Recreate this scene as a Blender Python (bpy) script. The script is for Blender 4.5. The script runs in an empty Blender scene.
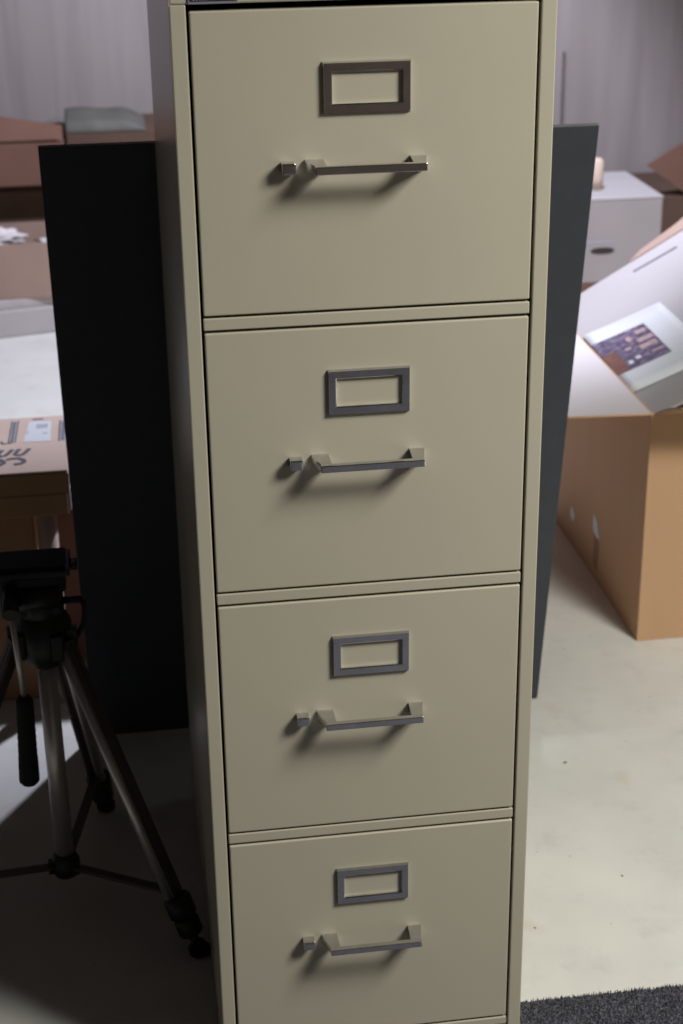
import bpy, bmesh, math, random
from mathutils import Vector, Matrix, noise
random.seed(7)
S = bpy.context.scene
COL = S.collection
R = math.radians

# ------------------------------------------------------------------ materials
def srgb(r, g, b):
    f = lambda c: ((c/255+0.055)/1.055)**2.4 if c/255 > 0.04045 else c/255/12.92
    return (f(r), f(g), f(b), 1)

def mat(name, col, rough=0.5, metal=0.0, var=0.0, scale=20.0, bump=0.0, bscale=200.0, stretch=(1, 1, 1), spec=0.5, coat=0.0, col2=None):
    m = bpy.data.materials.new(name); m.use_nodes = True
    nt = m.node_tree; b = nt.nodes['Principled BSDF']
    b.inputs['Roughness'].default_value = rough
    b.inputs['Metallic'].default_value = metal
    b.inputs['Specular IOR Level'].default_value = spec
    b.inputs['Coat Weight'].default_value = coat
    tc = nt.nodes.new('ShaderNodeTexCoord')
    mp = nt.nodes.new('ShaderNodeMapping'); mp.inputs['Scale'].default_value = stretch
    nt.links.new(tc.outputs['Object'], mp.inputs['Vector'])
    nz = nt.nodes.new('ShaderNodeTexNoise'); nz.inputs['Scale'].default_value = scale; nz.inputs['Detail'].default_value = 5
    nt.links.new(mp.outputs['Vector'], nz.inputs['Vector'])
    rp = nt.nodes.new('ShaderNodeValToRGB')
    c2 = col2 or tuple(c*(1-var) for c in col[:3])+(1,)
    rp.color_ramp.elements[0].position = 0.35; rp.color_ramp.elements[0].color = c2
    rp.color_ramp.elements[1].position = 0.65; rp.color_ramp.elements[1].color = col
    nt.links.new(nz.outputs['Fac'], rp.inputs['Fac'])
    nt.links.new(rp.outputs['Color'], b.inputs['Base Color'])
    if bump:
        n2 = nt.nodes.new('ShaderNodeTexNoise'); n2.inputs['Scale'].default_value = bscale; n2.inputs['Detail'].default_value = 3
        nt.links.new(mp.outputs['Vector'], n2.inputs['Vector'])
        bp = nt.nodes.new('ShaderNodeBump'); bp.inputs['Strength'].default_value = bump; bp.inputs['Distance'].default_value = 0.002
        nt.links.new(n2.outputs['Fac'], bp.inputs['Height']); nt.links.new(bp.outputs['Normal'], b.inputs['Normal'])
    return m

PAINT = mat('putty_paint', (0.455, 0.425, 0.33, 1), 0.24, var=0.03, scale=6, bump=0.06, bscale=700)
GAP_SHADE = mat('gap_shade', (0.012, 0.011, 0.009, 1), 0.8)
CHROME = mat('chrome', (0.72, 0.72, 0.73, 1), 0.13, 1.0, var=0.12, scale=60, bump=0.03, bscale=300)
BADGE_BLUE = mat('badge_blue', (0.018, 0.022, 0.055, 1), 0.35, var=0.3, scale=300)
BADGE_RIM = mat('badge_rim', (0.42, 0.40, 0.44, 1), 0.4, 0.6)
BOARD = mat('black_laminate', (0.036, 0.042, 0.052, 1), 0.5, var=0.12, scale=40, bump=0.15, bscale=500, spec=0.45)
BOARD_EDGE = mat('board_edge', (0.2, 0.21, 0.22, 1), 0.6, var=0.2)
KRAFT = mat('kraft_cardboard', (0.42, 0.245, 0.125, 1), 0.85, var=0.09, scale=9, bump=0.1, bscale=90, stretch=(1, 1, .15), spec=.2)
KRAFT_RED = mat('red_brown_cardboard', (0.36, 0.185, 0.125, 1), 0.85, var=0.12, scale=7, bump=0.1, bscale=90, spec=.2)
KRAFT_WARM = mat('ochre_cardboard', (0.52, 0.325, 0.19, 1), 0.85, var=0.08, scale=9, bump=0.1, bscale=90, stretch=(1, 1, .15), spec=.2)
KRAFT_PINK = mat('pinkish_cardboard', (0.33, 0.235, 0.19, 1), 0.85, var=0.07, scale=9, spec=.2)
KRAFT_PALE = mat('pale_cardboard', (0.58, 0.45, 0.37, 1), 0.85, var=0.07, scale=9, spec=.2)
WHITE_BOARD = mat('white_carton', (0.38, 0.36, 0.36, 1), 0.6, var=0.04, scale=6, spec=.3)
WHITE_INK = mat('white_liner', (0.60, 0.56, 0.57, 1), 0.6, var=0.02, scale=6, spec=.3)
PAPER = mat('paper', (0.62, 0.64, 0.66, 1), 0.55, var=0.02, scale=10, spec=.3)
PLASTIC = mat('black_plastic', (0.010, 0.010, 0.011, 1), 0.45, var=0.2, scale=60)
RUBBER = mat('black_foam', (0.008, 0.008, 0.009, 1), 0.85, var=0.2, scale=300, bump=0.4, bscale=500)
ALU = mat('aluminium', (0.62, 0.60, 0.57, 1), 0.4, .75, var=0.15, scale=30, stretch=(1, 1, .1))
ALU_DARK = mat('dark_aluminium', (0.11, 0.095, 0.085, 1), 0.5, 0.4, var=0.15, scale=30)
INK = mat('grey_ink', (0.10, 0.10, 0.12, 1), 0.7, var=0.2, scale=80)
INK_SOFT = mat('pale_ink', (0.38, 0.40, 0.48, 1), 0.7, var=0.25, scale=200)
SHADED_KRAFT = mat('shaded_cardboard', (0.10, 0.062, 0.045, 1), 0.85, var=0.15, scale=7, spec=.2)  # kraft darkened so the colour carries the shade on the back boxes
RED_DARK = mat('dusky_cardboard', (0.16, 0.085, 0.062, 1), 0.85, var=0.12, scale=7, spec=.2)
GREY_BAG = mat('grey_tarp', (0.105, 0.105, 0.09, 1), 0.7, var=0.3, scale=12, bump=.3, bscale=20)
SHADE = mat('hole_shade', (0.03, 0.02, 0.018, 1), 0.9)
OTHER_WALL = mat('plain_wall', (0.085, 0.073, 0.07, 1), 0.9, var=.1, scale=2)
CEIL = mat('ceiling_paint', (0.14, 0.13, 0.13, 1), 0.9, var=.1, scale=2)

def floor_material():
    m = bpy.data.materials.new('painted_concrete'); m.use_nodes = True
    nt = m.node_tree; L = nt.links.new; b = nt.nodes['Principled BSDF']
    b.inputs['Roughness'].default_value = 0.55; b.inputs['Specular IOR Level'].default_value = .35
    tc = nt.nodes.new('ShaderNodeTexCoord')
    def nz(sc, det=6, rough=.6):
        n = nt.nodes.new('ShaderNodeTexNoise'); n.inputs['Scale'].default_value = sc; n.inputs['Detail'].default_value = det
        n.inputs['Roughness'].default_value = rough; L(tc.outputs['Object'], n.inputs['Vector']); return n
    def ramp(src, p0, c0, p1, c1):
        r = nt.nodes.new('ShaderNodeValToRGB'); e = r.color_ramp.elements
        e[0].position = p0; e[0].color = c0; e[1].position = p1; e[1].color = c1; L(src, r.inputs['Fac']); return r
    def mix(fac, a, c):
        x = nt.nodes.new('ShaderNodeMix'); x.data_type = 'RGBA'
        L(fac, x.inputs['Factor'])
        for s, v in ((x.inputs['A'], a), (x.inputs['B'], c)):
            if isinstance(v, tuple): s.default_value = v
            else: L(v, s)
        return x.outputs['Result']
    base = ramp(nz(4.0).outputs['Fac'], .3, (.57, .57, .535, 1), .7, (.67, .67, .625, 1))
    w = (1, 1, 1, 1); k = (0, 0, 0, 1)
    smear = ramp(nz(14, 8, .7).outputs['Fac'], .54, k, .74, (.42, .42, .42, 1))
    c = mix(smear.outputs['Color'], base.outputs['Color'], (.44, .44, .42, 1))
    yel = ramp(nz(5.3, 3).outputs['Fac'], .64, k, .76, (.45, .45, .45, 1))
    c = mix(yel.outputs['Color'], c, (.46, .37, .23, 1))
    spk = ramp(nz(70, 2).outputs['Fac'], .735, k, .765, (.6, .6, .6, 1))
    c = mix(spk.outputs['Color'], c, (.22, .2, .18, 1))
    L(c, b.inputs['Base Color'])
    bp = nt.nodes.new('ShaderNodeBump'); bp.inputs['Strength'].default_value = .15; bp.inputs['Distance'].default_value = .002
    L(nz(60).outputs['Fac'], bp.inputs['Height']); L(bp.outputs['Normal'], b.inputs['Normal'])
    return m
FLOOR = floor_material()

def wall_material():
    m = bpy.data.materials.new('weathered_wall'); m.use_nodes = True
    nt = m.node_tree; L = nt.links.new; b = nt.nodes['Principled BSDF']
    b.inputs['Roughness'].default_value = 0.8
    tc = nt.nodes.new('ShaderNodeTexCoord'); mp = nt.nodes.new('ShaderNodeMapping')
    mp.inputs['Scale'].default_value = (9, 1, .7); L(tc.outputs['Object'], mp.inputs['Vector'])
    n = nt.nodes.new('ShaderNodeTexNoise'); n.inputs['Scale'].default_value = 1.6; n.inputs['Detail'].default_value = 8
    n.inputs['Distortion'].default_value = .6
    L(mp.outputs['Vector'], n.inputs['Vector'])
    r = nt.nodes.new('ShaderNodeValToRGB'); e = r.color_ramp.elements
    e[0].position = .32; e[0].color = (.225, .195, .19, 1); e[1].position = .7; e[1].color = (.275, .245, .238, 1)
    L(n.outputs['Fac'], r.inputs['Fac']); L(r.outputs['Color'], b.inputs['Base Color'])
    bp = nt.nodes.new('ShaderNodeBump'); bp.inputs['Strength'].default_value = .3; bp.inputs['Distance'].default_value = .01
    L(n.outputs['Fac'], bp.inputs['Height']); L(bp.outputs['Normal'], b.inputs['Normal'])
    return m
WALL = wall_material()

def carpet_material():
    m = mat('charcoal_carpet', (0.17, 0.17, 0.20, 1), 0.95, scale=420, bump=.8, bscale=500, col2=(0.035, 0.035, 0.043, 1), spec=.1)
    return m
CARPET = carpet_material()

def photo_material():
    m = bpy.data.materials.new('printed_picture'); m.use_nodes = True
    nt = m.node_tree; L = nt.links.new; b = nt.nodes['Principled BSDF']; b.inputs['Roughness'].default_value = .35
    tc = nt.nodes.new('ShaderNodeTexCoord')
    v = nt.nodes.new('ShaderNodeTexNoise'); v.inputs['Scale'].default_value = 75; v.inputs['Detail'].default_value = 4
    L(tc.outputs['Object'], v.inputs['Vector'])
    r = nt.nodes.new('ShaderNodeValToRGB'); e = r.color_ramp.elements
    e[0].position = .30; e[0].color = (.035, .025, .06, 1); e[1].position = .72; e[1].color = (.30, .24, .34, 1)
    x = e.new(.5); x.color = (.11, .085, .15, 1)
    L(v.outputs['Fac'], r.inputs['Fac']); L(r.outputs['Color'], b.inputs['Base Color'])
    return m
PICTURE = photo_material()
PIC_BROWN = mat('picture_brown', (.20, .075, .05, 1), .4, var=.35, scale=60)
PIC_PINK = mat('picture_pink', (.52, .36, .36, 1), .4, var=.3, scale=90)

# ------------------------------------------------------------------ mesh helpers
class MB:
    def __init__(s): s.bm = bmesh.new(); s.mats = []
    def mi(s, m):
        if m not in s.mats: s.mats.append(m)
        return s.mats.index(m)
    def box(s, a, b, m, bev=0.0, rot=None, pivot=None, seg=2):
        a = Vector(a); b = Vector(b); c = (a+b)/2; d = b-a
        t = bmesh.new(); bmesh.ops.create_cube(t, size=1)
        for v in t.verts: v.co = Vector((v.co.x*abs(d.x), v.co.y*abs(d.y), v.co.z*abs(d.z)))
        if bev: bmesh.ops.bevel(t, geom=list(t.edges), offset=bev, segments=seg, profile=.5, affect='EDGES')
        M = Matrix.Translation(c)
        if rot is not None:
            p = Vector(pivot) if pivot is not None else c
            M = Matrix.Translation(p) @ rot.to_4x4() @ Matrix.Translation(c-p)
        s.take(t, M, m)
    def take(s, t, M, m, smooth=False):
        i = s.mi(m); t.verts.index_update()
        nv = [s.bm.verts.new(M @ v.co) for v in t.verts]
        for f in t.faces:
            try:
                g = s.bm.faces.new([nv[v.index] for v in f.verts]); g.material_index = i; g.smooth = smooth
            except ValueError: pass
        t.free()
    def rings(s, rings, m, cap=True, smooth=True, closed=True):
        """loft through lists of points"""
        i = s.mi(m)
        rv = [[s.bm.verts.new(p) for p in r] for r in rings]
        n = len(rv[0])
        for a, b in zip(rv, rv[1:]):
            for k in range(n if closed else n-1):
                f = s.bm.faces.new([a[k], a[(k+1) % n], b[(k+1) % n], b[k]]); f.material_index = i; f.smooth = smooth
        if cap:
            for r, rev in ((rv[0], True), (rv[-1], False)):
                f = s.bm.faces.new(list(reversed(r)) if rev else r); f.material_index = i
    def tube(s, pts, rad, m, n=16, sq=None, up=None):
        pts = [Vector(p) for p in pts]
        if not hasattr(rad, '__len__'): rad = [rad]*len(pts)
        rs = []
        t0 = (pts[-1]-pts[0]).normalized()
        ref = Vector(up) if up else (Vector((0, 0, 1)) if abs(t0.z) < .9 else Vector((1, 0, 0)))
        for k, p in enumerate(pts):
            t = (pts[min(k+1, len(pts)-1)]-pts[max(k-1, 0)]).normalized()
            u = t.cross(ref).normalized(); w = u.cross(t).normalized()
            ring = []
            if sq:
                for (x, y) in ((-1, -1), (1, -1), (1, 1), (-1, 1)):
                    ring.append(p+u*x*sq[0]/2+w*y*sq[1]/2)
            else:
                for j in range(n):
                    a = 2*math.pi*j/n; ring.append(p+(u*math.cos(a)+w*math.sin(a))*rad[k])
            rs.append(ring)
        s.rings(rs, m, smooth=not sq)
    def lathe(s, prof, m, axis_pt=(0, 0, 0), n=28):
        c = Vector(axis_pt)
        rs = [[c+Vector((r*math.cos(2*math.pi*j/n), r*math.sin(2*math.pi*j/n), z)) for j in range(n)] for r, z in prof]
        s.rings(rs, m)
    def poly(s, pts, m):
        f = s.bm.faces.new([s.bm.verts.new(p) for p in pts]); f.material_index = s.mi(m); return f
    def prism(s, pts, off, m, m_side=None, m_back=None):
        """pts polygon extruded by vector off"""
        off = Vector(off); P = [Vector(p) for p in pts]
        a = [s.bm.verts.new(p) for p in P]; b = [s.bm.verts.new(p+off) for p in P]
        f = s.bm.faces.new(a); f.material_index = s.mi(m)
        f = s.bm.faces.new(list(reversed(b))); f.material_index = s.mi(m_back or m)
        n = len(P)
        for k in range(n):
            f = s.bm.faces.new([a[(k+1) % n], a[k], b[k], b[(k+1) % n]]); f.material_index = s.mi(m_side or m)
    def build(s, name, parent=None, loc=(0, 0, 0), rot=None, fixn=True):
        if fixn: bmesh.ops.recalc_face_normals(s.bm, faces=list(s.bm.faces))
        me = bpy.data.meshes.new(name); s.bm.to_mesh(me); s.bm.free()
        for m in s.mats: me.materials.append(m)
        o = bpy.data.objects.new(name, me); COL.objects.link(o)
        o.location = loc
        if rot: o.rotation_euler = rot
        if parent: o.parent = parent
        return o

def tag(o, label, cat, group=None):
    o['label'] = label; o['category'] = cat
    if group: o['group'] = group
    return o
def thing(name, label, cat, loc=(0, 0, 0), rz=0, group=None):
    o = bpy.data.objects.new(name, None); COL.objects.link(o); o.empty_display_size = .05
    o.location = loc; o.rotation_euler = (0, 0, rz)
    return tag(o, label, cat, group)
def struct(o): o['kind'] = 'structure'; return o
def copy_tree(o, parent=None):
    c = o.copy(); COL.objects.link(c)
    if parent: c.parent = parent
    for ch in list(o.children): copy_tree(ch, c)
    return c

# ------------------------------------------------------------------ room
X0, X1, Y0, Y1, H = -2.3, 3.1, -3.6, 4.0, 2.45
b = MB(); b.box((X0, Y0, -.08), (X1, Y1, 0), FLOOR); struct(b.build('floor'))
b = MB(); b.box((X0, Y0, H), (X1, Y1, H+.08), CEIL); struct(b.build('ceiling'))
b = MB(); b.box((X0-.08, Y0, 0), (X0, Y1, H), OTHER_WALL); struct(b.build('wall_left'))
b = MB(); b.box((X1, Y0, 0), (X1+.08, Y1, H), OTHER_WALL); struct(b.build('wall_right'))
b = MB(); b.box((X0, Y0-.08, 0), (X1, Y0, H), mat('brown_wall', (.16, .12, .10, 1), .9, var=.6, scale=3)); struct(b.build('wall_front'))
b = MB()   # slightly bowed sheeting of the back wall
nx, nz_ = 90, 30
rows = []
for j in range(nz_+1):
    z = H*j/nz_; row = []
    for i in range(nx+1):
        x = X0+(X1-X0)*i/nx
        d = .010*noise.noise(Vector((x*3.2, z*.5, 1))) + .004*noise.noise(Vector((x*9, z*1.2, 4)))
        row.append(Vector((x, Y1+.015+d, z)))
    rows.append(row)
b.rings(rows, WALL, cap=False, closed=False)
b.box((X0, Y1+.04, 0), (X1, Y1+.12, H), OTHER_WALL)
struct(b.build('wall_back', fixn=False))
b = MB(); b.box((1.489, Y1-.008, .30), (1.496, Y1+.02, .69), mat('grey_batten', (.16, .13, .13, 1), .8, var=.2), .002)
struct(b.build('trim_1'))

# ------------------------------------------------------------------ filing cabinet
W, P, DH, A, CZ, D = .332, .3048, .2910, .0179, 1.285, .673
cab = thing('filing_cabinet', 'tall four-drawer putty beige metal filing cabinet standing on the pale floor', 'filing cabinet')
b = MB()
t = .0012
G = .0026          # gap around drawers
b.box((-A, 0, 0), (-G, .022, CZ+.006), PAINT, .0012)          # stiles
b.box((W+G, 0, 0), (W+A, .022, CZ+.006), PAINT, .0012)
b.box((-A, .0005, 0), (-A+t, D, 1.32), PAINT)                  # sides
b.box((W+A-t, .0005, 0), (W+A, D, 1.32), PAINT)
b.box((-A+t, D-t, 0), (W+A-t, D, 1.31), PAINT)
b.box((-A+.002, .05, .001), (W+A-.002, .052, 1.30), GAP_SHADE)  # near-black sheets paint the shade inside the drawer gaps
b.box((-G, .022, .001), (-G+.0006, .05, 1.29), GAP_SHADE); b.box((W+G-.0006, .022, .001), (W+G, .05, 1.29), GAP_SHADE)
b.box((-A, 0, CZ+.0062), (W+A, D, 1.32), PAINT, .0018)         # top cap
b.box((-A+.003, .004, 0), (W+A-.003, .03, .072), PAINT, .001)   # recessed base
b.box((-.0005, .0004, .0655), (W+.0005, .022, .0765), PAINT, .0012)
for k in range(1, 4):
    z1 = CZ-k*P+.0112; z0 = CZ-k*P-.0014
    b.box((-.0003, .0006, z0), (W+.0003, .022, z1), PAINT, .0012)
b.build('body', cab)
b = MB()
b.box((-.0005, -.0014, 1.2914), (.0465, .0002, 1.3165), BADGE_RIM, .0005)
b.box((.0015, -.0018, 1.2938), (.0445, -.0012, 1.3145), BADGE_BLUE, .0002)
x = .004
while x < .042:
    w = random.choice((.0012, .0018, .0024))
    b.box((x, -.0021, 1.2950), (x+w, -.0017, 1.2968), INK_SOFT); x += w+random.choice((.0012, .002))
b.build('badge', cab)['label'] = 'dark blue badge with a pale rim'

def frame_ring(b, x0, x1, z0, z1, iw, ih, y_out, y_in, m):
    """picture-frame with bevelled outer slope"""
    def rect(dx, dz, y): return [Vector((x0+dx, y, z0+dz)), Vector((x1-dx, y, z0+dz)), Vector((x1-dx, y, z1-dz)), Vector((x0+dx, y, z1-dz))]
    b.rings([rect(0, 0, 0), rect(.0002, .0002, -.0012), rect(.0013, .0013, -.0040), rect(iw-.0012, ih-.0012, -.0040), rect(iw, ih, -.0030), rect(iw, ih, 0)], m, cap=False, smooth=False)

def make_drawer(drop=0.0):
    b = MB()
    b.box((.0002, 0, -DH), (W-.0002, .018, -drop), PAINT, .0016, seg=3)
    d = b.build('drawer', cab)
    b = MB(); frame_ring(b, .1228, .2086, -.0975, -.0488, .0092, .0095, 0, 0, CHROME); b.build('label_holder', d)
    # pull: two flared posts and a flat square bar
    b = MB()
    b.box((.1112, -.0300, -.1500), (.2196, -.0228, -.1420), CHROME, .0010)
    for (xa, xb, xc, xd) in ((.1045, .1225, .1118, .1230), (.2075, .2235, .2070, .2192)):
        rs = []
        for (x_0, x_1, y, zt, zb) in ((xa, xb, 0, -.1400, -.1525), (xa, xb, -.003, -.1400, -.1525), (xc, xd, -.0235, -.1424, -.1497), (xc, xd, -.027, -.1424, -.1497)):
            rs.append([Vector((x_0, y, zb)), Vector((x_1, y, zb)), Vector((x_1, y, zt)), Vector((x_0, y, zt))])
        b.rings(rs, CHROME, smooth=False)
    b.build('handle', d)
    b = MB()
    b.box((.0812, -.0125, -.1520), (.0948, 0, -.1408), CHROME, .0012)
    b.box((.0838, -.0132, -.1500), (.0925, -.0120, -.1428), CHROME, .0003)
    b.build('thumb_latch', d)
    return d
d0 = make_drawer(); d0.location = (0, 0, CZ)
d1 = make_drawer(.0042); d1.location = (0, 0, CZ-P)
for k in range(2, 4):
    d = copy_tree(d1, cab); d.location = (0, 0, CZ-k*P)

# ------------------------------------------------------------------ leaning black board
hgt = math.hypot(1.040, .205); lean = math.atan2(.205, 1.040)
b = MB()
b.box((-.175, 0, 0), (.606, .009, hgt), BOARD, .0008)
b.box((-.1742, .0008, hgt-.0006), (.6052, .0082, hgt+.0006), BOARD_EDGE)
o = b.build('black_board', loc=(0, .8865, .002), rot=(lean, 0, 0))
tag(o, 'large thin black board leaning against the back of the beige filing cabinet', 'board')

# ------------------------------------------------------------------ carpet
b = MB()
def cy(x): return .103-.010*(x-.38)+.0016*noise.noise(Vector((x*60, 0, 0)))+.001*noise.noise(Vector((x*170, 3, 0)))
N = 260
edge = [(.372+(1.9-.372)*i/N) for i in range(N+1)]
top = [Vector((.372, -.012, .007))]+[Vector((x, cy(x), .007)) for x in edge]+[Vector((1.9, -3.5, .007)), Vector((-1.6, -3.5, .007)), Vector((-1.6, -.012, .007))]
b.prism(top, (0, 0, -.0069), CARPET)
i = b.mi(CARPET)
for _ in range(9000):          # looped pile where the carpet is in sight
    x = random.uniform(.374, .75); y = random.uniform(.02, cy(x)+.0015)
    r = random.uniform(.0008, .0018); h = random.uniform(.003, .0065); a = random.uniform(0, 6.3)
    dx, dy = random.uniform(-.002, .002), random.uniform(-.002, .002)
    base = [b.bm.verts.new((x+r*math.cos(a+q*2.094), y+r*math.sin(a+q*2.094), .004)) for q in range(3)]
    tip = b.bm.verts.new((x+dx, y+dy, .006+h))
    for q in range(3):
        f = b.bm.faces.new((base[q], base[(q+1) % 3], tip)); f.material_index = i
o = b.build('carpet'); tag(o, 'charcoal grey low pile carpet edge on the floor in front of the cabinet', 'carpet')

# ------------------------------------------------------------------ cartons
def carton(name, label, x0, x1, y0, y1, h, m, z=0, rz=0, seam=True, tape=False, open_top=False, t=.005, cat='box', group=None, bev=.003, inner=None, as_part=None):
    """carton with its own walls; origin at the middle of its base"""
    cx, cyy = (x0+x1)/2, (y0+y1)/2; w, d = (x1-x0)/2, (y1-y0)/2
    T = thing(name, label, cat, (cx, cyy, z), rz, group)
    b = MB()
    if open_top:
        im = inner or m
        b.box((-w, -d, 0), (w, -d+t, h), m, .001); b.box((-w, d-t, 0), (w, d, h), m, .001)
        b.box((-w, -d+t, 0), (-w+t, d-t, h), m, .001); b.box((w-t, -d+t, 0), (w, d-t, h), m, .001)
        b.box((-w+t, -d+t, 0), (w-t, d-t, t), im)
    else:
        b.box((-w, -d, 0), (w, d, h-.004), m, bev)
        if seam:
            b.box((-w+.001, -d+.001, h-.004), (w-.001, -.001, h), m, .0012)
            b.box((-w+.001, .001, h-.004), (w-.001, d-.001, h), m, .0012)
        else:
            b.box((-w+.001, -d+.001, h-.004), (w-.001, d-.001, h), m, .0012)
    b.build('carton_body', T)
    return T, w, d, cx, cyy

# --- big open carton on the right
BX, BXR, BY, BYB, BH = .847, 1.30, 1.068, 1.80, .458
T, w, d, cx, cyy = carton('cardboard_box', 'large open brown cardboard box with flaps spread on the floor at the right', BX, BXR, BY, BYB, BH, KRAFT_WARM, open_top=True)
def local(p): return Vector((p[0]-cx, p[1]-cyy, p[2]))
# left flap, folded out flat, white inside
b = MB()
P_ = [local(p) for p in ((BX, BY+.002, BH), (BX, BYB-.002, BH+.002), (.645, BYB-.01, BH+.010), (.645, BY+.006, BH+.004))]
b.prism(P_, (0, 0, -.0035), WHITE_INK, KRAFT_WARM, KRAFT_WARM)
b.build('flap', T)['label'] = 'white lined flap folded out to the left'
b = MB()   # front flap, folded out almost level
rs = []
for i in range(9):
    u = i/8
    x = BX+.006+(BXR-BX-.012)*u
    row = []
    for j in range(5):
        v = j/4
        yy = BY-.13*v
        zz = BH+.0+.044*v*(1-.25*u)+.012*math.sin(v*2.5)*(1-u)
        row.append(local((x+.010*v*(1-u), yy, zz)))
    rs.append(row)
b.rings(rs, KRAFT_WARM, cap=False, closed=False, smooth=True)
o = b.build('flap', T)
md = o.modifiers.new('thick', 'SOLIDIFY'); md.thickness = .004
b = MB()
P_ = [local(p) for p in ((BXR, BY+.002, BH), (BXR, BYB-.002, BH), (BXR+.16, BYB-.01, BH-.13), (BXR+.16, BY+.01, BH-.13))]
b.prism(P_, (0, 0, -.0035), WHITE_INK, KRAFT_WARM, KRAFT_WARM); b.build('flap', T)
b = MB()
P_ = [local(p) for p in ((BX+.002, BYB, BH-.001), (BXR-.002, BYB, BH-.001), (BXR-.01, BYB+.06, BH-.21), (BX+.01, BYB+.06, BH-.21))]
b.prism(P_, (0, .0035, 0), WHITE_INK, KRAFT_WARM, KRAFT_WARM); b.build('flap', T)
# torn white tape remnants on the left face
TORN = mat('torn_cardboard', (.30, .16, .09, 1), .9)
def onleft(name, pts, m, lab=None):
    b = MB(); b.prism([local((BX-.0004, y, z)) for y, z in pts], (-.0006, 0, 0), m); o = b.build(name, T)
    if lab: o['label'] = lab
onleft('tape_scrap', [(1.372, .134), (1.345, .126), (1.325, .100), (1.345, .092), (1.372, .100)], PAPER, 'torn white tape scrap')
onleft('torn_patch', [(1.362, .0915), (1.330, .0865), (1.333, .020), (1.362, .030)], TORN)
onleft('tape_scrap', [(1.53, .085), (1.505, .075), (1.515, .055), (1.535, .062)], PAPER, 'small white tape scrap')

# closed small carton inside, carrying the white panel
carton('cardboard_box', 'small brown cardboard box packed inside the large open box', BX+.06, BX+.26, BY+.12, BYB-.16, .42, KRAFT, z=.006)

# --- white panel standing askew in the carton
def pz(x, y): return .447+.42*(x-.845)
def pp(x, y, o=0):
    n = Vector((-.42, 0, 1)).normalized(); return Vector((x, y, pz(x, y)))+n*o
b = MB()
sheet = [(.8525, 1.080), (1.28, 1.080), (1.28, 1.908), (1.177, 1.872), (.8525, 1.759)]
n_ = Vector((-.42, 0, 1)).normalized()
b.prism([pp(x, y) for x, y in sheet], -n_*.005, WHITE_BOARD)
wp = tag(b.build('white_panel'), 'large white panel lying tilted across the open cardboard box on the right', 'panel')
b = MB()
b.prism([pp(*q, .0003) for q in ((1.032, 1.763), (1.032, 1.771), (1.136, 1.797), (1.136, 1.788))], n_*.0006, INK)  # dark strip laid on top paints the shade of the slot
o = b.build('slot', wp); o['label'] = 'narrow dark strip painted for the shade in a slot near the top edge'
# kraft sheet just behind the white panel
b = MB()
b.prism([pp(x, y, .002) for x, y in ((1.04, 1.826), (1.28, 1.910), (1.28, 2.0), (1.18, 1.925), (1.08, 1.868))], -n_*.006, KRAFT_PINK)
tag(b.build('cardboard_sheet'), 'pale brown cardboard sheet showing behind the top edge of the white panel', 'cardboard')
# printed page lying on the panel
b = MB()
cols = 10; rs = []
for i in range(cols+1):
    u = i/cols; x = .853+(1.012-.853)*u
    curl = .004*(1-u)**3
    rs.append([pp(x+.006*v, 1.197+(1.545-1.197)*v, .0022+curl*(.3+.7*v)+.001*math.sin(v*3.1)) for v in [k/8 for k in range(9)]])
b.rings(rs, PAPER, cap=False, closed=False, smooth=True)
pg = b.build('printed_page'); tag(pg, 'white sheet of paper with a dark printed picture lying on the tilted white panel', 'paper')
md = pg.modifiers.new('thick', 'SOLIDIFY'); md.thickness = .0003
b = MB()
def on_page(u, v, o=.0010):
    x = .853+(1.012-.853)*u; curl = .004*(1-u)**3
    return pp(x+.006*v, 1.197+(1.545-1.197)*v, .0022+curl*(.3+.7*v)+.001*math.sin(v*3.1)+o)
def patch(u0, v0, u1, v1, m, o=.0010, n=6):
    rs = [[on_page(u0+(u1-u0)*i/n, v0+(v1-v0)*j/n, o) for j in range(n+1)] for i in range(n+1)]
    b.rings(rs, m, cap=False, closed=False, smooth=True)
patch(.005, .27, .66, .80, PICTURE)
patch(.005, .27, .17, .58, PIC_BROWN, .0013)
for (u0, v0, u1, v1) in ((.45, .56, .64, .62), (.42, .46, .63, .52), (.36, .62, .42, .70), (.5, .36, .64, .39), (.5, .68, .62, .74), (.27, .52, .34, .56)):
    patch(u0, v0, u1, v1, PIC_PINK, .0014, 2)
for (u0, v0, u1, v1) in ((.20, .33, .25, .38), (.30, .36, .36, .40)):
    patch(u0, v0, u1, v1, PAPER, .0015, 2)
b.build('printed_picture', pg, fixn=False)

# --- cartons further back on the right
T, w, d, cx, cyy = carton('cardboard_box', 'brown box carrying the white storage box behind the black board', 1.165, 1.575, 3.09, 3.49, .13, RED_DARK)
T = thing('storage_box', 'white lidded storage box with a hand hole, on a brown box behind the black board', 'box', (1.37, 3.29, .13))
b = MB(); b.box((-.185, -.2, 0), (.185, .17, .250), mat('off_white_carton', (.30, .27, .262, 1), .7, var=.06, scale=8), .003); b.build('carton_body', T)
b = MB(); b.box((-.186, -.201, .2505), (.186, .005, .257), WHITE_BOARD, .002); b.box((-.186, .009, .2505), (.186, .171, .257), WHITE_BOARD, .002)
b.box((-.184, .004, .2505), (.184, .010, .254), INK_SOFT); b.build('lid', T)
b = MB()
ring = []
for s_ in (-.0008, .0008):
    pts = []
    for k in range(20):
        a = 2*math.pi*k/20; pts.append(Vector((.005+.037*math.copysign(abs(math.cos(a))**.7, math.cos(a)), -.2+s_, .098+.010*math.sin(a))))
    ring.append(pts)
b.rings(ring, SHADE)  # no real opening: a dark patch paints the shade in the hole
b.box((-.05, -.2008, .124), (.037, -.1992, .1275), INK_SOFT)
o = b.build('hand_hole', T); o['label'] = 'dark oval patch painted for the shade in the hand hole'
b = MB()
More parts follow.
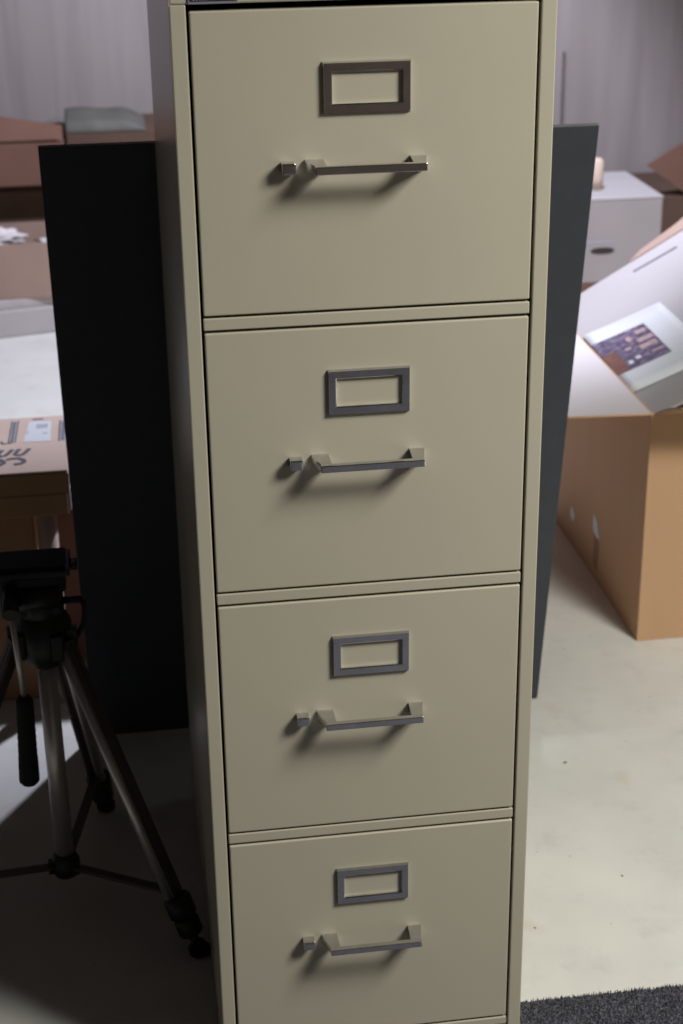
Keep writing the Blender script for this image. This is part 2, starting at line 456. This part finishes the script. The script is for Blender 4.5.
b.tube([(1.384, 3.215, .387), (1.383, 3.215, .42), (1.384, 3.215, .472), (1.385, 3.215, .482)], [.019, .021, .020, .013], KRAFT_PALE)
tag(b.build('paper_roll'), 'small beige roll standing on the white storage box', 'roll')

T, w, d, cx, cyy = carton('cardboard_box', 'brown box coloured dark for shade, with a raised flap at the right edge behind the white storage box', 1.565, 2.2, 3.53, 3.93, .28, SHADED_KRAFT)
L_ = lambda p: Vector((p[0]-cx, p[1]-cyy, p[2]))
b = MB()
b.prism([L_(p) for p in ((1.648, 3.53, .388), (1.80, 3.53, .281), (2.18, 3.53, .281), (2.12, 3.53, .66))], (0, .005, 0), RED_DARK)
b.build('flap', T)

# ------------------------------------------------------------------ stack on the left, near
carton('cardboard_box', 'plain brown box standing on the floor at the left behind the black tripod head', -.78, -.252, 1.04, 1.42, .368, KRAFT, seam=False)
carton('cardboard_box', 'brown box on the floor at the left, half behind the black board', -.243, .16, 1.17, 1.50, .366, KRAFT_RED, seam=False)
b = MB(); b.tube([(-.228, 1.03, 0), (-.228, 1.03, .2), (-.228, 1.03, .367)], .0165, KRAFT_PALE, 24)
tag(b.build('cardboard_tube'), 'pale cardboard tube standing under the flat boxes behind the tripod', 'tube')
T = thing('shipping_box', 'flat brown shipping box directly below the one with the printed lettering', 'box', (-.47, 1.14, .3685))
b = MB(); b.box((-.30, -.138, 0), (.281, .13, .0395), KRAFT, .002); b.build('carton_body', T)
b = MB(); b.box((.2812, -.13, .003), (.2862, -.06, .038), WHITE_INK, .002); b.build('padding', T)['label'] = 'white padding bulging from the end'
T = thing('shipping_box', 'flat shipping box with dark lettering and white label, topmost of the left stack', 'box', (-.47, 1.14, .4085))
b = MB()
b.box((-.30, -.138, 0), (.285, .14, .037), KRAFT_PALE, .002)
b.box((-.2985, -.137, .037), (.284, .005, .041), KRAFT_PALE, .0008)
b.box((-.2985, .0065, .037), (.284, .139, .0402), KRAFT_PALE, .0008)
b.build('carton_body', T)
b = MB(); b.box((-.301, -.1392, .0005), (.286, -.1382, .036), KRAFT, .0003); b.build('end_flap', T)
b = MB()
lx = lambda x: x+.47
ly = lambda y: y-1.14
b.prism([(lx(x), ly(y), .0403) for x, y in ((-.263, 1.150), (-.216, 1.148), (-.217, 1.252), (-.256, 1.254))], (0, 0, .0004), PAPER)
for k, (xa, xb, ya) in enumerate(((-.243, -.222, 1.232), (-.243, -.222, 1.224), (-.243, -.223, 1.216), (-.258, -.255, 1.20), (-.230, -.222, 1.186), (-.259, -.256, 1.19))):
    b.box((lx(xa), ly(ya), .0407), (lx(xb), ly(ya+.005), .0409), INK_SOFT)
b.build('address_label', T)['label'] = 'white address label'
b = MB()
def strip(x0, x1, y0, y1, sk):
    for (ua, ub, m) in ((0, .18, INK), (.25, .75, INK_SOFT), (.82, 1, INK)):
        xa = x0+(x1-x0)*ua; xb = x0+(x1-x0)*ub
        b.prism([(lx(xa), ly(y0), .0403), (lx(xb), ly(y0), .0403), (lx(xb+sk), ly(y1), .0403), (lx(xa+sk), ly(y1), .0403)], (0, 0, .0003), m)
    y = y0+.008
    while y < y1-.008:
        q = sk*(y-y0)/(y1-y0)
        b.box((lx(x0+(x1-x0)*.32+q), ly(y), .0407), (lx(x0+(x1-x0)*.68+q), ly(y+.0028), .0409), INK); y += .0052
strip(-.290, -.276, 1.150, 1.262, .002)
b.box((lx(-.203), ly(1.132), .0403), (lx(-.188), ly(1.138), .0406), INK)
strip(-.203, -.187, 1.140, 1.252, .001)
# smile-like arrow mark at the end of the strip
pts = []
for k in range(9):
    a = math.pi*(1.0+.95*k/8); pts.append((lx(-.2915+.0095*math.cos(a)), ly(1.158+.013*math.sin(a)), .0406))
b.tube(pts, .0016, INK, 6)
b.box((lx(-.250), ly(1.262), .0403), (lx(-.231), ly(1.268), .0406), INK)
# large lettering on the near flap, cut by the frame edge
def bar(pts, th=.0095):
    P3 = [Vector((lx(x), ly(y), .0414)) for x, y in pts]
    rs = []
    for k, p in enumerate(P3):
        tt = (P3[min(k+1, len(P3)-1)]-P3[max(k-1, 0)]).normalized(); nn = Vector((-tt.y, tt.x, 0))
        rs.append([p+nn*th/2, p-nn*th/2, p-nn*th/2+Vector((0, 0, .0004)), p+nn*th/2+Vector((0, 0, .0004))])
    b.rings(rs, INK, smooth=False)
def arc(cx_, cy_, rx, ry, a0, a1, n=12): return [(cx_+rx*math.cos(R(a0+(a1-a0)*k/n)), cy_+ry*math.sin(R(a0+(a1-a0)*k/n))) for k in range(n+1)]
for dx in (0, -.029, -.058):
    bar([(-.251+dx, 1.114), (-.257+dx, 1.098), (-.262+dx, 1.087), (-.270+dx, 1.084), (-.275+dx, 1.090), (-.272+dx, 1.104), (-.268+dx, 1.114)], .0075)
for dx in (0, -.034):
    bar([(-.288+dx, 1.066), (-.280+dx, 1.071), (-.268+dx, 1.070), (-.260+dx, 1.062), (-.258+dx, 1.052), (-.264+dx, 1.044), (-.275+dx, 1.043)], .0085)
b.build('printing', T)['label'] = 'dark grey printed marks and lettering'

# ------------------------------------------------------------------ far left pile
T = thing('foam_slab', 'low white slab on the floor beneath the pinkish box, far left', 'slab', (-.42, 3.55, 0), R(13))
b = MB(); b.box((-.5, -.26, 0), (.48, .24, .085), WHITE_BOARD, .006); b.box((-.49, -.25, .085), (.47, .23, .112), mat('grey_carton', (.40, .36, .36, 1), .7, var=.1), .004)
b.build('slab_body', T)
T, w, d, cx, cyy = carton('cardboard_box', 'open pinkish brown box with crumpled packing paper, far left on the white slab', -.85, .02, 3.31, 3.60, .168, KRAFT_PINK, z=.1125, open_top=True, rz=0)
def crumple(name, label, c, r, m, seed):
    t_ = bmesh.new(); bmesh.ops.create_icosphere(t_, subdivisions=4, radius=1)
    for v in t_.verts:
        n = noise.noise(v.co*2.2+Vector((seed, 0, 0)))*.5+abs(noise.noise(v.co*5+Vector((0, seed, 0))))*.35
        v.co = Vector((v.co.x*r[0], v.co.y*r[1], v.co.z*r[2]))*(.85+n)
    b_ = MB(); b_.take(t_, Matrix.Identity(4), m, True)
    return tag(b_.build(name, loc=c), label, 'paper')
crumple('packing_paper', 'crumpled white packing paper sticking out of the far left box', (-.44, 3.43, .272), (.085, .05, .030), WHITE_INK, 3)
crumple('packing_paper', 'crumpled brown packing paper filling the far left box', (-.21, 3.46, .235), (.115, .07, .035), KRAFT, 9)
crumple('packing_paper', 'small white scrap of packing paper beside the brown paper, far left', (-.292, 3.345, .278), (.011, .009, .009), PAPER, 5)
carton('cardboard_box', 'brown box coloured dark for shade, on the floor behind the open pinkish box, far left', -.95, -.215, 3.64, 3.96, .40, SHADED_KRAFT, seam=False)
T, w, d, cx, cyy = carton('cardboard_box', 'reddish brown box topmost of the far left pile, its flap raised', -.95, -.213, 3.56, 3.93, .130, RED_DARK, z=.401, seam=False)
L_ = lambda p: Vector((p[0]-cx, p[1]-cyy, p[2]-.401))
b = MB(); b.prism([L_(p) for p in ((-.93, 3.58, .538), (-.215, 3.565, .540), (-.215, 3.60, .576), (-.40, 3.62, .606), (-.93, 3.65, .65))], (0, .006, 0), RED_DARK)
b.build('flap', T)
# grey folded tarp beside it
b = MB(); rs = []
for i in range(25):
    u = i/24; x = -.215+.25*u
    hh = (.045*(1-max(0, (u-.62)/.38)**2)+.003*math.sin(u*9))*(1 if u < .99 else .6)
    hh = max(hh, .004)
    row = []
    for j in range(12):
        a = math.pi*j/11; row.append(Vector((x, 3.76-.13*math.cos(a), .001+hh*math.sin(a)**.35)))
    row += [Vector((x, 3.89, 0)), Vector((x, 3.63, 0))]
    rs.append(row)
b.rings(rs, GREY_BAG)
tag(b.build('grey_tarp', loc=(.008, 0, .547)), 'dark grey folded cover lying behind the top edge of the black board', 'cover')
carton('cardboard_box', 'tall brown box hidden behind the black board under the grey cover', -.205, .12, 3.615, 3.95, .545, SHADED_KRAFT, seam=False)

# ------------------------------------------------------------------ tripod
T = thing('tripod', 'small folding camera tripod with black head and silver legs left of the cabinet', 'tripod', (-.214, .44, 0))
def tl(p): return Vector(p)-Vector((-.214, .44, 0))
AX = Vector((-.214, .44, 0))
b = MB()
b.lathe([(.0132, .062), (.0132, .42)], ALU, (0, 0, 0), 20)
b.build('centre_column', T)['label'] = 'silver centre column'
b = MB()
b.lathe([(.010, .040), (.017, .043), (.021, .052), (.021, .066), (.017, .074), (.014, .080)], PLASTIC, (0, 0, 0), 20)
feet = [Vector((-.033, .281, 0)), Vector((-.157, .663, 0)), Vector((-.440, .367, 0))]
for f in feet:
    dirn = (f-AX); dirn.z = 0; dirn.normalize()
    b.box(tuple(dirn*.019+Vector((-.006, -.006, .05))), tuple(dirn*.019+Vector((.006, .006, .07))), PLASTIC, .001)
b.build('brace_hub', T)
b = MB()   # shoulder
b.lathe([(.014, .385), (.024, .392), (.030, .405), (.038, .420), (.039, .452), (.032, .462), (.028, .475)], PLASTIC, (0, 0, 0), 24)
for f in feet:
    dirn = (f-AX); dirn.z = 0; dirn.normalize(); side = Vector((-dirn.y, dirn.x, 0))
    for sg in (-1, 1):
        c = dirn*.038+side*sg*.014+Vector((0, 0, .433))
        b.box(tuple(c-Vector((.008, .008, .022))), tuple(c+Vector((.008, .008, .016))), PLASTIC, .002)
b.build('shoulder', T)
for f in feet:
    fl = f-AX; dirn = Vector((fl.x, fl.y, 0)).normalized(); side = Vector((-dirn.y, dirn.x, 0))
    a = dirn*.040+Vector((0, 0, .432)); e = fl.copy(); e.z = .004
    ax = (e-a).normalized()
    pt = lambda q: a+ax*q
    Ln = (e-a).length
    b = MB()
    b.tube([pt(.0), pt(Ln-.085)], .01, ALU_DARK, sq=(.020, .014), up=dirn)
    b.tube([pt(.004)+side*.002+dirn*.0, pt(Ln-.072)], .0075, ALU_DARK, 14)
    lg = b.build('leg', T)
    b = MB()
    nrm = ax.cross(side).normalized()
    b.tube([pt(.012)-side*.0075-dirn*.004, pt(Ln-.070)-side*.0075-dirn*.004], .0072, ALU, 12)
    b.tube([pt(.012)+side*.0075-dirn*.004, pt(Ln-.070)+side*.0075-dirn*.004], .0062, ALU_DARK, 12)
    b.build('leg_tube', lg)
    b = MB()
    b.tube([pt(Ln-.088), pt(Ln-.083), pt(Ln-.058), pt(Ln-.054)], [.015, .0195, .0195, .015], PLASTIC, 14)
    b.tube([pt(Ln-.056), pt(Ln-.050), pt(Ln-.030), pt(Ln-.026)], [.013, .0175, .0175, .013], PLASTIC, 14)
    k = pt(Ln-.068)+dirn*.010
    b.box(tuple(k-Vector((.009, .006, .012))), tuple(k+Vector((.009, .006, .012))), PLASTIC, .003)
    b.tube([pt(Ln-.03), pt(Ln-.012)], .0062, ALU_DARK, 12)
    b.build('leg_clamp', lg)
    b = MB()
    base = e.copy(); base.z = 0
    b.lathe([(.011, 0), (.0145, .003), (.0145, .012), (.0085, .018), (.007, .022)], RUBBER, tuple(base), 18)
    b.build('rubber_foot', lg)
    b = MB()
    q0 = dirn*.022+Vector((0, 0, .060)); t_ = (Ln-.093)
    b.tube([q0, pt(t_)], .003, ALU_DARK, sq=(.013, .005))
    b.build('brace', T)
b = MB()   # pan head
b.lathe([(.024, .462), (.031, .468), (.031, .492), (.026, .498)], PLASTIC, (0, 0, 0), 24)
b.box((-.030, -.026, .470), (.030, .022, .532), PLASTIC, .005)
b.box((-.052, -.020, .468), (-.030, .016, .540), PLASTIC, .004)
b.box((.024, -.016, .500), (.036, .018, .538), PLASTIC, .004)
b.tube([(-.028, -.025, .500), (.028, -.025, .500)], .016, PLASTIC, 18)
b.build('head', T)
b = MB()
b.box((-.064, -.036, .533), (.044, .034, .542), PLASTIC, .002)
b.box((-.058, -.031, .542), (.038, .029, .547), RUBBER, .0015)
b.box((.044, -.010, .529), (.053, .008, .540), PLASTIC, .002)
b.build('camera_plate', T)
b = MB()   # crank
b.tube([(.030, -.005, .484), (.056, -.006, .484)], .005, PLASTIC, 10)
b.tube([(.056, -.006, .484), (.0585, -.006, .470), (.055, -.006, .448), (.047, -.006, .432), (.040, -.006, .424)], .0035, PLASTIC, 10)
b.tube([(.030, -.006, .424), (.043, -.006, .424)], .006, PLASTIC, 10)
b.build('crank', T)
b = MB()
h0, h1, h2 = tl((-.250, .39, .498)), tl((-.243, .38, .372)), tl((-.2475, .375, .240))
b.tube([h0, h1], .0042, ALU, 12)
b.tube([h0+Vector((0, .028, .012)), h0-Vector((0, .01, .004))], .011, PLASTIC, 14)
hd = b.build('pan_handle', T); hd['label'] = 'silver pan handle rod'
b = MB()
dd = (h2-h1); n = 26; pts = []; rad = []
for k in range(n+1):
    u = k/n; pts.append(h1+dd*u); r = .0118+.0022*u
    if k in (0, n): r *= .72
    elif k % 2 and u < .7: r *= .95
    rad.append(r)
b.tube(pts, rad, RUBBER, 20)
b.build('grip', hd)['label'] = 'ribbed black foam grip'

# ------------------------------------------------------------------ marks and grit on the floor
sp = mat('grit', (.13, .11, .09, 1), .9)
def speck(x, y, r, kk, first=[None]):
    t_ = bmesh.new(); bmesh.ops.create_icosphere(t_, subdivisions=2, radius=1)
    for v in t_.verts: v.co = Vector((v.co.x*r, v.co.y*r*.7, (v.co.z+1)*r*.18))*(1+.35*noise.noise(v.co*3+Vector((kk, 0, 0))))
    b_ = MB(); b_.take(t_, Matrix.Identity(4), sp, True)
    o_ = b_.build('grit_speck', loc=(x, y, 0)); o_.rotation_euler.z = kk
    return o_
for k, (x, y, r, lb) in enumerate(((.598, .674, .0036, 'largest dark grit speck on the pale floor right of the cabinet'), (.597, .358, .0022, 'small grit speck on the pale floor midway between cabinet and right edge'),
                                   (.439, .26, .0020, 'small dark speck on the floor close to the lower right cabinet edge'), (.665, .118+.02, .0024, 'dark speck on the floor just beyond the carpet at the right edge'))):
    tag(speck(x, y, r, k+.5), lb, 'speck')

# ------------------------------------------------------------------ lamps on the ceiling
def lamp(label, x, y, sx, sy, rz, power, col):
    T = thing('ceiling_lamp', label, 'lamp', (x, y, H), rz)
    b = MB(); b.box((-sx/2-.03, -sy/2-.03, -.05), (sx/2+.03, sy/2+.03, 0), BADGE_RIM, .006); b.build('housing', T)
    L = bpy.data.lights.new('lamp_light', 'AREA'); L.shape = 'RECTANGLE'; L.size = sx; L.size_y = sy; L.energy = power; L.color = col
    o = bpy.data.objects.new('lamp_light', L); COL.objects.link(o); o.parent = T; o.location = (0, 0, -.056)
    return T
lamp('long ceiling lamp with warm light in front of the cabinet', 1.74, -1.15, 1.15, .65, math.atan2(-1.15, 1.74), 120, (1.0, .975, .91))
T = thing('spot_lamp', 'conical metal spot lamp hanging from the ceiling over the boxes at the back', 'lamp', (1.01, 2.33, H))
aim = Vector((-.88, .68, -1.9)).normalized(); q = aim.to_track_quat('-Z', 'Y')
b = MB(); b.lathe([(.045, -.02), (.045, 0)], PLASTIC); b.tube([(0, 0, -.02), (0, 0, -.10)], .008, PLASTIC, 12); b.build('mount', T)
b = MB()
b.lathe([(.02, .05), (.035, .045), (.05, .01), (.085, -.045), (.090, -.050), (.086, -.050), (.05, .0)], ALU)
o = b.build('lamp_shade', T, (0, 0, -.13)); o.rotation_mode = 'QUATERNION'; o.rotation_quaternion = q
L = bpy.data.lights.new('lamp_light', 'SPOT'); L.energy = 345; L.color = (.82, .83, 1.0); L.spot_size = R(114); L.spot_blend = .35; L.shadow_soft_size = .06
o = bpy.data.objects.new('lamp_light', L); COL.objects.link(o); o.parent = T; o.location = Vector((0, 0, -.13))+aim*.052; o.rotation_mode = 'QUATERNION'; o.rotation_quaternion = q
w_ = bpy.data.worlds.new('World'); S.world = w_; w_.use_nodes = True
w_.node_tree.nodes['Background'].inputs['Color'].default_value = (.02, .02, .022, 1)

# ------------------------------------------------------------------ camera
cd = bpy.data.cameras.new('camera'); cam = bpy.data.objects.new('camera', cd); COL.objects.link(cam)
cam.location = (-.083475, -1.560828, 1.450975)
cam.rotation_euler = (1.1646399, .01364980, -.14518051)
cd.sensor_fit = 'HORIZONTAL'; cd.sensor_width = 14.9; cd.lens = 14.9*1624.70/683
cd.dof.use_dof = True; cd.dof.focus_distance = 1.72; cd.dof.aperture_fstop = 5.0
cd.clip_start = .05
S.camera = cam
S.view_settings.view_transform = 'Standard'; S.view_settings.look = 'None'
S.view_settings.exposure = 0.0; S.view_settings.gamma = 1
S.view_settings.use_curve_mapping = False
